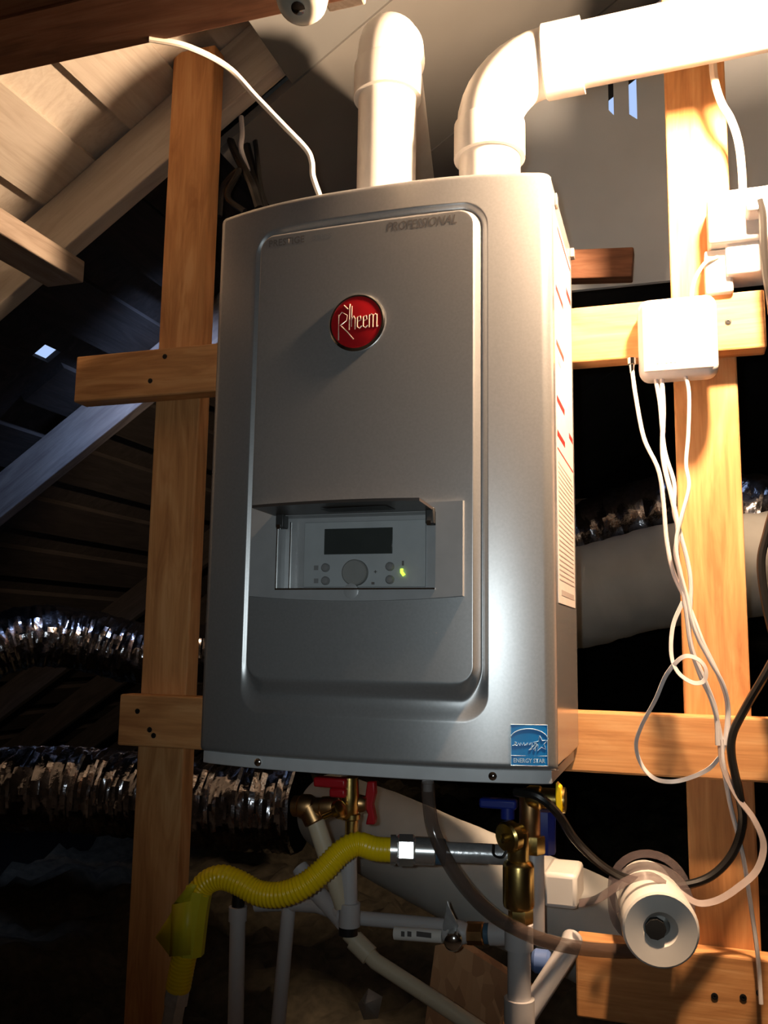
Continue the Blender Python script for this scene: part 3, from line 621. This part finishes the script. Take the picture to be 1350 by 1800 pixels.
MB().lathe(p-d*.004, d, [(0, .0185), (.007, .0185), (.007, .0165), (.009, .0165)], 24).build('collar', NUT, gas)
MB().lathe(p+d*.004, d, [(0, .0165), (.003, .0195), (.021, .0195), (.024, .0165)], 6, toc).build('hex_nut', NUT, gas, ang=25)
e_ = cl[-1]; de = nrm(cl[-1]-cl[-6])
MB().lathe(e_-de*.002, de, [(0, .0165), (.004, .017), (.02, .017), (.022, .0145), (.075, .0145)], 6).build('end_fitting', STEEL, gas, ang=25)
pts = UL([(350, 1562), (343, 1600), (334, 1676)], YG-.05)
MB().tube(catmull(pts, 6), [.0182]*13, 9).build('tag_wrap', YTAG, gas, ang=25)
def sheet(name, quad, ya, yb, bow):
    a, b, c, d = quad; n = 7; vs = []
    for i in range(n):
        t = i/(n-1); y = YG-.072 + ya*(1-t) + yb*t - bow*math.sin(math.pi*t)
        vs += [U(a[0]+(b[0]-a[0])*t, a[1]+(b[1]-a[1])*t, y), U(d[0]+(c[0]-d[0])*t, d[1]+(c[1]-d[1])*t, y)]
    o = MB().add(vs, [(2*i, 2*i+1, 2*i+3, 2*i+2) for i in range(n-1)]).build(name, YTAG, gas, ang=60); o.modifiers.new('s', 'SOLIDIFY').thickness = .0008
sheet('paper_tag', ((302, 1590), (350, 1582), (345, 1678), (297, 1682)), .012, .016, .014)
sheet('tag_corner', ((292, 1618), (303, 1600), (299, 1682), (273, 1648)), .02, .012, .002)
sheet('tag_fold', ((304, 1590), (334, 1552), (346, 1556), (322, 1596)), .016, .004, .006)

# ------------------------------------------------------------------ galvanized nipple and right brass valve set
gn = thing('gas_nipple', U(820, 1505, YG), 'galvanized steel pipe nipple joining the gas line to the brass valve', 'pipe')
a, b = U(722, 1495, YG+.004), U(902, 1503, YG+.040); d = nrm(b-a); LL = np.linalg.norm(b-a)
MB().tube([a+d*.02, b], .0125, 24).build('nipple', STEEL, gn)
MB().lathe(a+d*.004, d, [(0, .0155), (.002, .0175), (.026, .0175), (.028, .0155)], 24).build('coupling', NUT, gn)
MB().lathe(a+d*.032, d, [(0, .0128), (0, .0165), (.012, .016), (.013, .0128)], 24).build('thread_tape', TAPE, gn)
YV = -.13
rv = thing('valve_set', U(915, 1620, YV), 'brass service valve set with blue and yellow handles under the right of the heater', 'valve')
def pv(px, py, y=YV): return U(px, py, y)
def lz(name, px, py0, py1, r0, mat, y=YV, seg=24, prof=None):
    a, b = pv(px, py0, y), pv(px, py1, y); h = abs(a[2]-b[2]); pr = prof or [(0, r0*.94), (.002, r0), (h-.002, r0), (h, r0*.94)]
    return MB().lathe((a[0], y, b[2]), (0, 0, 1), pr if prof is None else [(f_*h, r_) for f_, r_ in prof], seg).build(name, mat, rv)
lz('valve_body', 911, 1512, 1598, .0195, BRASS, prof=[(0, .015), (.05, .0185), (.12, .0195), (.88, .0195), (.95, .018), (1, .014)])
lz('valve_neck', 911, 1462, 1514, .0135, BRASS)
lz('lower_nut', 915, 1596, 1622, .0155, BRASS, seg=6)
a = pv(893, 1474, YV-.015); MB().lathe(a+np.array([.012, .02, .004]), (-.55, -.8, -.12), [(0, .012), (.012, .013), (.014, .0195), (.024, .0195), (.027, .017), (.0275, .006), (.033, .005), (.034, .001)], 28).build('service_cap', BRASS, rv)
ar = MB(); ar.tube(catmull([a+np.array(q) for q in [(-.016, -.012, -.006), (-.014, -.02, -.016), (-.004, -.022, -.018), (.002, -.02, -.01)]], 6), .0016, 6); ar.build('cap_strap', BLACK, rv)
lz('tee', 931, 1388, 1470, .0135, BRONZE, y=-.10)
b = pv(925, 1402, -.10); MB().lathe(b, (1, 0, 0), [(0, .013), (.005, .016), (.018, .016), (.02, .014), (.042, .014), (.044, .016), (.05, .016)], 22).build('union', BRASS, rv)
a, b = pv(975, 1378, -.13), pv(986, 1438, -.13)
MB().prism([(a[0], -.12, a[2]), (a[0]+.006, -.12, a[2]-.006), (b[0], -.12, (a[2]+b[2])/2), (b[0], -.12, b[2]+.003), (b[0]-.006, -.12, b[2]), (b[0]-.008, -.12, (a[2]+b[2])/2)], (0, .02, 0)).build('gas_handle', YEL, rv, .001)
a, b = pv(843, 1402, -.10), pv(908, 1424, -.10); MB().box((a[0], -.105, b[2]), (b[0], -.088, a[2])).build('lever', BLUEH, rv, .003)
MB().lathe(((a[0]+3*b[0])/4, -.097, b[2]-.012), (0, 0, 1), [(0, .009), (.014, .009)], 14).build('lever_stem', BLUEH, rv)
lz('union_nut', 958, 1425, 1500, .014, BLUEH, y=-.08, seg=8)
lz('upper_nut', 936, 1468, 1500, .016, BRASS, y=-.10, seg=6)
lz('cold_pipe', 938, 1500, 1640, .0135, PVCG, y=-.08)

# white supply plumbing at right, going down out of frame
rp = thing('supply_pipe', U(915, 1790, -.11), 'grey white plastic riser below the right brass valve', 'pipe')
a, b = pv(912, 1636, -.11), pv(918, 1810, -.11)
MB().tube([(a[0], -.11, pv(912, 1618, -.11)[2]), (a[0], -.11, .52)], .0145, 24).build('riser', PVCG, rp)
MB().lathe((a[0], -.11, pv(915, 1668, -.11)[2]), (0, 0, 1), [(0, .015), (.0, .018), (.03, .018), (.03, .015)], 24).build('coupling', PVCG, rp)
MB().lathe((a[0], -.11, pv(915, 1800, -.11)[2]), (0, 0, 1), [(0, .015), (.0, .019), (.03, .019), (.03, .015)], 24).build('coupling', PVCG, rp)
MB().tube([(a[0]+.002, -.10, pv(918, 1795, -.10)[2]), pv(1000, 1668, -.06), pv(1006, 1650, -.04)], .0135, 20).build('branch', PVCG, rp)
a = pv(952, 1690, -.04); tag(MB().lathe(a+np.array([-.012, 0, 0]), (1, 0, 0), [(0, .012), (.004, .015), (.02, .015), (.024, .012)], 18).build('blue_cap', plain('pale_blue_plastic', (.12, .2, .45), .4)), 'pale blue plastic cap behind the right riser', 'cap')
a = pv(990, 1556, .02); bw = MB().box((a[0]-.024, -.01, a[2]-.024), (a[0]+.022, .08, a[2]+.022)).build('duct_takeoff', PVC, None, .006); tag(bw, 'pale square fitting on the grey duct right of the brass valve', 'fitting')

# horizontal run with ball valve, behind
hr = thing('crossover_pipe', U(760, 1640, -.07), 'white plastic crossover pipe with a chrome knobbed valve', 'pipe')
MB().tube([pv(612, 1612, -.06), pv(790, 1628, -.06)], .0095, 18).build('pipe', PVCG, hr)
pp = MB().tube([pv(694, 1640, -.085), pv(778, 1646, -.085)], .0085, 18).build('printed_pipe', PVC, hr)
for k, (x0, x1) in enumerate(((705, 711), (716, 723), (732, 758))):
    MB().box((pv(x0, 1643, -.094)[0], -.0942, pv(x0, 1646, -.094)[2]), (pv(x1, 1643, -.094)[0], -.0936, pv(x0, 1637, -.094)[2])).build('pipe_print', PRINT, pp)
a = pv(800, 1640, -.085); MB().lathe(a+np.array([-.016, .004, 0]), (1, 0, 0), [(0, .012), (.008, .0155), (.024, .0155), (.032, .012)], 20).build('valve_body', PVCG, hr)
MB().lathe(a, (.15, -1, -.1), [(0, .010), (.02, .010), (.022, .0115), (.03, .0115), (.033, .008), (.034, .001)], 22).build('knob', CHROME, hr)
q = UL([(780, 1618), (786, 1582), (792, 1598), (806, 1628), (800, 1640), (778, 1636)], -.095); MB().prism(q, (0, .003, 0)).build('valve_lever', STEEL, hr, .001)
b = pv(818, 1640, -.075); d = nrm(pv(890, 1642, -.075)-b)
MB().lathe(b, d, [(0, .012), (.003, .0145), (.024, .0145), (.026, .0125)], 8).build('brass_adapter', BRONZE, hr)
MB().lathe(b+d*.026, d, [(0, .013), (.006, .013)], 18).build('tape_ring', TAPE, hr)
MB().lathe(b+d*.032, d, [(0, .0125), (.001, .0145), (.03, .0145), (.031, .012)], 20).build('coupling', PVCG, hr)

# ------------------------------------------------------------------ left (hot) valve set
lv = thing('valve_set', U(590, 1440, -.11), 'brass service valve set with red handles under the left of the heater', 'valve')
YL_ = -.11
a, b = U(556, 1364, YL_-.01), U(612, 1385, YL_-.01); hm = MB(); hm.box((a[0], YL_-.022, b[2]), (b[0], YL_-.002, a[2])); hm.box(((a[0]+b[0])/2, YL_-.022, U(600, 1398, YL_)[2]), (b[0], YL_-.002, b[2])); hm.build('lever', REDH, lv, .003)
MB().lathe(U(614, 1402, YL_)*np.array([1, 1, 0])+np.array([0, 0, U(614, 1440, YL_)[2]]), (0, 0, 1), [(0, .011), (.005, .0135), (.03, .0135), (.055, .012)], 20).build('body', BRASS, lv)
MB().lathe(U(592, 1418, YL_), (-1, .0, -.08), [(0, .012), (.005, .014), (.02, .014), (.022, .0125), (.03, .0125)], 20).build('side_port', BRONZE, lv)
MB().lathe(U(552, 1418, YL_), (-1, .05, -.05), [(0, .013), (.006, .0165), (.018, .0165), (.021, .014), (.03, .014)], 20).build('union', BRONZE, lv)
MB().lathe(U(585, 1428, YL_-.03), (1, -.3, .5), [(-.016, .0045), (0, .0045), (.006, .0045), (.008, .012), (.015, .012), (.017, .009)], 20).build('service_cap', BRASS, lv)
MB().lathe(U(618, 1458, YL_)+np.array([0, 0, -.006]), (0, 0, 1), [(0, .009), (.018, .009), (.02, .012), (.026, .012)], 16).build('lower_neck', BRASS, lv)
hl = UL([(645, 1374), (658, 1374), (659, 1395), (654, 1415), (659, 1440), (658, 1450), (642, 1450), (646, 1432), (640, 1415), (642, 1395)], YL_+.01); MB().prism(hl, (0, .012, 0)).build('side_lever', REDH, lv, .002)
MB().lathe(U(628, 1412, YL_+.01), (1, 0, 0), [(0, .013), (.01, .011), (.014, .008)], 14).build('lever_hub', BRONZE, lv)

pl1 = thing('drain_pipe', U(580, 1520, -.1), 'cream plastic pipe running down from the left brass elbow to the loose coupling', 'pipe')
MB().tube([U(545, 1425, -.11), U(556, 1448, -.11), U(604, 1592, -.09)], .0125, 18).build('pipe', CPVC, pl1)
MB().lathe(U(541, 1415, -.11), nrm(U(556, 1448, -.11)-U(541, 1415, -.11)), [(0, .013), (.003, .0155), (.024, .0155), (.026, .013)], 18).build('elbow', BRONZE, pl1)
pl2 = thing('standpipe', U(614, 1640, -.09), 'grey plastic standpipe with a dark open coupling below the yellow gas line', 'pipe')
a = U(612, 1470, -.09); b = U(614, 1606, -.09)
MB().tube([(a[0], -.09, a[2]), (b[0], -.09, b[2])], .0115, 20).build('pipe', PVCG, pl2)
b = U(614, 1628, -.09); MB().lathe((b[0], -.09, b[2]), (0, 0, 1), [(0, .012), (0, .0145), (.03, .0145), (.031, .0125)], 22).build('coupling', PVCG, pl2)
b = U(612, 1643, -.09); MB().lathe((b[0], -.09, b[2]), (0, 0, 1), [(0, .011), (.0, .013), (.014, .013)], 20).build('coupling_mouth', BLACK, pl2)
pl3 = thing('drain_pipe', U(720, 1720, -.09), 'cream plastic pipe sloping down right under the crossover pipe', 'pipe')
MB().tube([U(612, 1640, -.075), U(660, 1690, -.08), U(760, 1755, -.09), U(850, 1815, -.10)], .0105, 18).build('pipe', CPVC, pl3)
a, b = U(622, 1652, -.077), U(650, 1680, -.079); MB().tube([a, b], .0135, 18).build('coupling', CPVC, pl3)
pl4 = thing('plastic_pipe', U(490, 1800, -.02), 'thin grey plastic pipe standing below the yellow gas line', 'pipe')
a, b = U(508, 1590, -.02), U(488, 1812, -.02); MB().tube([a, b], .0105, 16).build('pipe', PVCG, pl4)
MB().tube([U(450, 1590, -.02), U(508, 1588, -.02), U(560, 1592, -.03), U(602, 1608, -.06)], .0105, 16).build('cross_run', PVCG, pl4)
MB().tube([U(527, 1525, -.02), U(560, 1572, -.03), U(604, 1620, -.06)], .0125, 16).build('slanted_run', PVCG, pl4)
pl5 = thing('plastic_pipe', U(415, 1800, -.04), 'grey plastic pipe with a black top beside the left stud', 'pipe')
a = U(418, 1606, -.04); b = U(414, 1812, -.04); MB().tube([a, b], .0115, 16).build('pipe', PVCG, pl5)
MB().lathe((a[0], -.04, a[2]-.01), (0, 0, 1), [(0, .012), (0, .0135), (.02, .0135), (.02, .01)], 18).build('coupling', PVCG, pl5)
MB().tube([(a[0], -.04, a[2]), (a[0], -.04, U(418, 1572, -.04)[2])], .0095, 14).build('black_stub', BLACK, pl5)

# ------------------------------------------------------------------ ducts
def duct(name, pts, r, mat, label, pitch=.035, amp=.05, jit=.02, cat='duct', n=14, ang=75, rnd=.6):
    P = catmull(UL(pts), n*3); cum = np.concatenate([[0], np.cumsum([np.linalg.norm(b-a) for a, b in zip(P, P[1:])])])
    step = .006; tt = np.arange(0, cum[-1], step); c = np.array([[np.interp(t, cum, [p[k] for p in P]) for k in range(3)] for t in tt])
    m = MB(); seg = 40; m.tube(c, [r*(1-amp*(1-abs(math.sin(math.pi*t/pitch+.6*math.sin(t*9))))) for t in tt], seg)
    V = np.array(m.v); k = len(tt)
    ph = rng.rand(6)*6
    for i in range(k):
        for s_ in range(seg):
            q = i*seg+s_; th = 2*math.pi*s_/seg
            f_ = 1 + jit*(math.sin(5*th+ph[0]+tt[i]*30)*math.sin(tt[i]*90+ph[1]+2*math.sin(3*th)) + .7*math.sin(9*th+tt[i]*55+ph[2]) * math.sin(tt[i]*37+ph[3]) + rnd*(rng.rand()-.5))
            V[q] = c[i] + (V[q]-c[i])*f_
    m.v = [tuple(v) for v in V]
    o = m.build(name, mat, ang=ang); return tag(o, label, cat)
duct('foil_duct', [(-140, 1215, .75), (-40, 1150, .85), (60, 1118, .95), (160, 1128, 1.05), (260, 1150, 1.1), (420, 1150, 1.15), (640, 1160, 1.2)], .092, FOIL, 'crinkled silver flexible duct arching behind the left stud, the upper one', pitch=.022, amp=.03, jit=.03, ang=18, rnd=1.1)
duct('foil_duct', [(-160, 1400, .5), (60, 1385, .55), (220, 1395, .6), (380, 1412, .6), (530, 1420, .62)], .098, FOIL, 'crinkled silver flexible duct low behind the left stud, the lower one', pitch=.020, amp=.03, jit=.03, ang=18, rnd=1.1)
duct('foil_duct', [(900, 990, 1.7), (1020, 955, 1.75), (1130, 915, 1.7), (1240, 900, 1.65), (1420, 920, 1.6)], .13, FOIL, 'silver flexible duct behind the right stud above the grey duct', pitch=.07, amp=.04, jit=.02, ang=22, rnd=.7)
duct('wrapped_duct', [(900, 1075, 1.2), (1020, 1050, 1.2), (1180, 1010, 1.2), (1360, 990, 1.2), (1500, 985, 1.2)], .135, VINYL, 'pale grey wrapped duct behind the right side of the heater', pitch=.16, amp=.025, jit=.012)
duct('wrapped_duct', [(585, 1428, .58), (660, 1462, .42), (780, 1520, .30), (900, 1575, .25), (1010, 1620, .24), (1100, 1668, .24), (1240, 1760, .26)], .082, VINYL, 'pale grey round duct sloping below the heater behind the gas nipple', pitch=.2, amp=.012, jit=.004)
# OSB sheet and scrap on the floor area
ot = UL([(765, 1662), (800, 1655), (905, 1722), (893, 1840), (740, 1850)], .10)
tag(MB().prism(ot, (.01, .014, 0)).build('osb_offcut', OSB, None), 'offcut of strand board standing at the bottom under the grey duct', 'board')
a, b = U(905, 1722, .10), U(878, 1850, .085)
tag(plank('wood_cleat', a+np.array([.012, 0, 0]), b+np.array([.012, 0, 0]), .03, .02, WOOD, up=(0, -1, 0)), 'pale wood strip along the strand board edge', 'board')
sc = MB(); q = UL([(630, 1765), (648, 1738), (672, 1752), (664, 1790), (640, 1792)], .12); ctr = sum(q)/5 + np.array([0, -.02, .01])
sc.add(q+[ctr], [(i, (i+1) % 5, 5) for i in range(5)]); so = sc.build('plastic_scrap', SCRAP); so.modifiers.new('s', 'SOLIDIFY').thickness = .001
tag(so, 'crumpled scrap of clear plastic at the bottom centre', 'plastic')
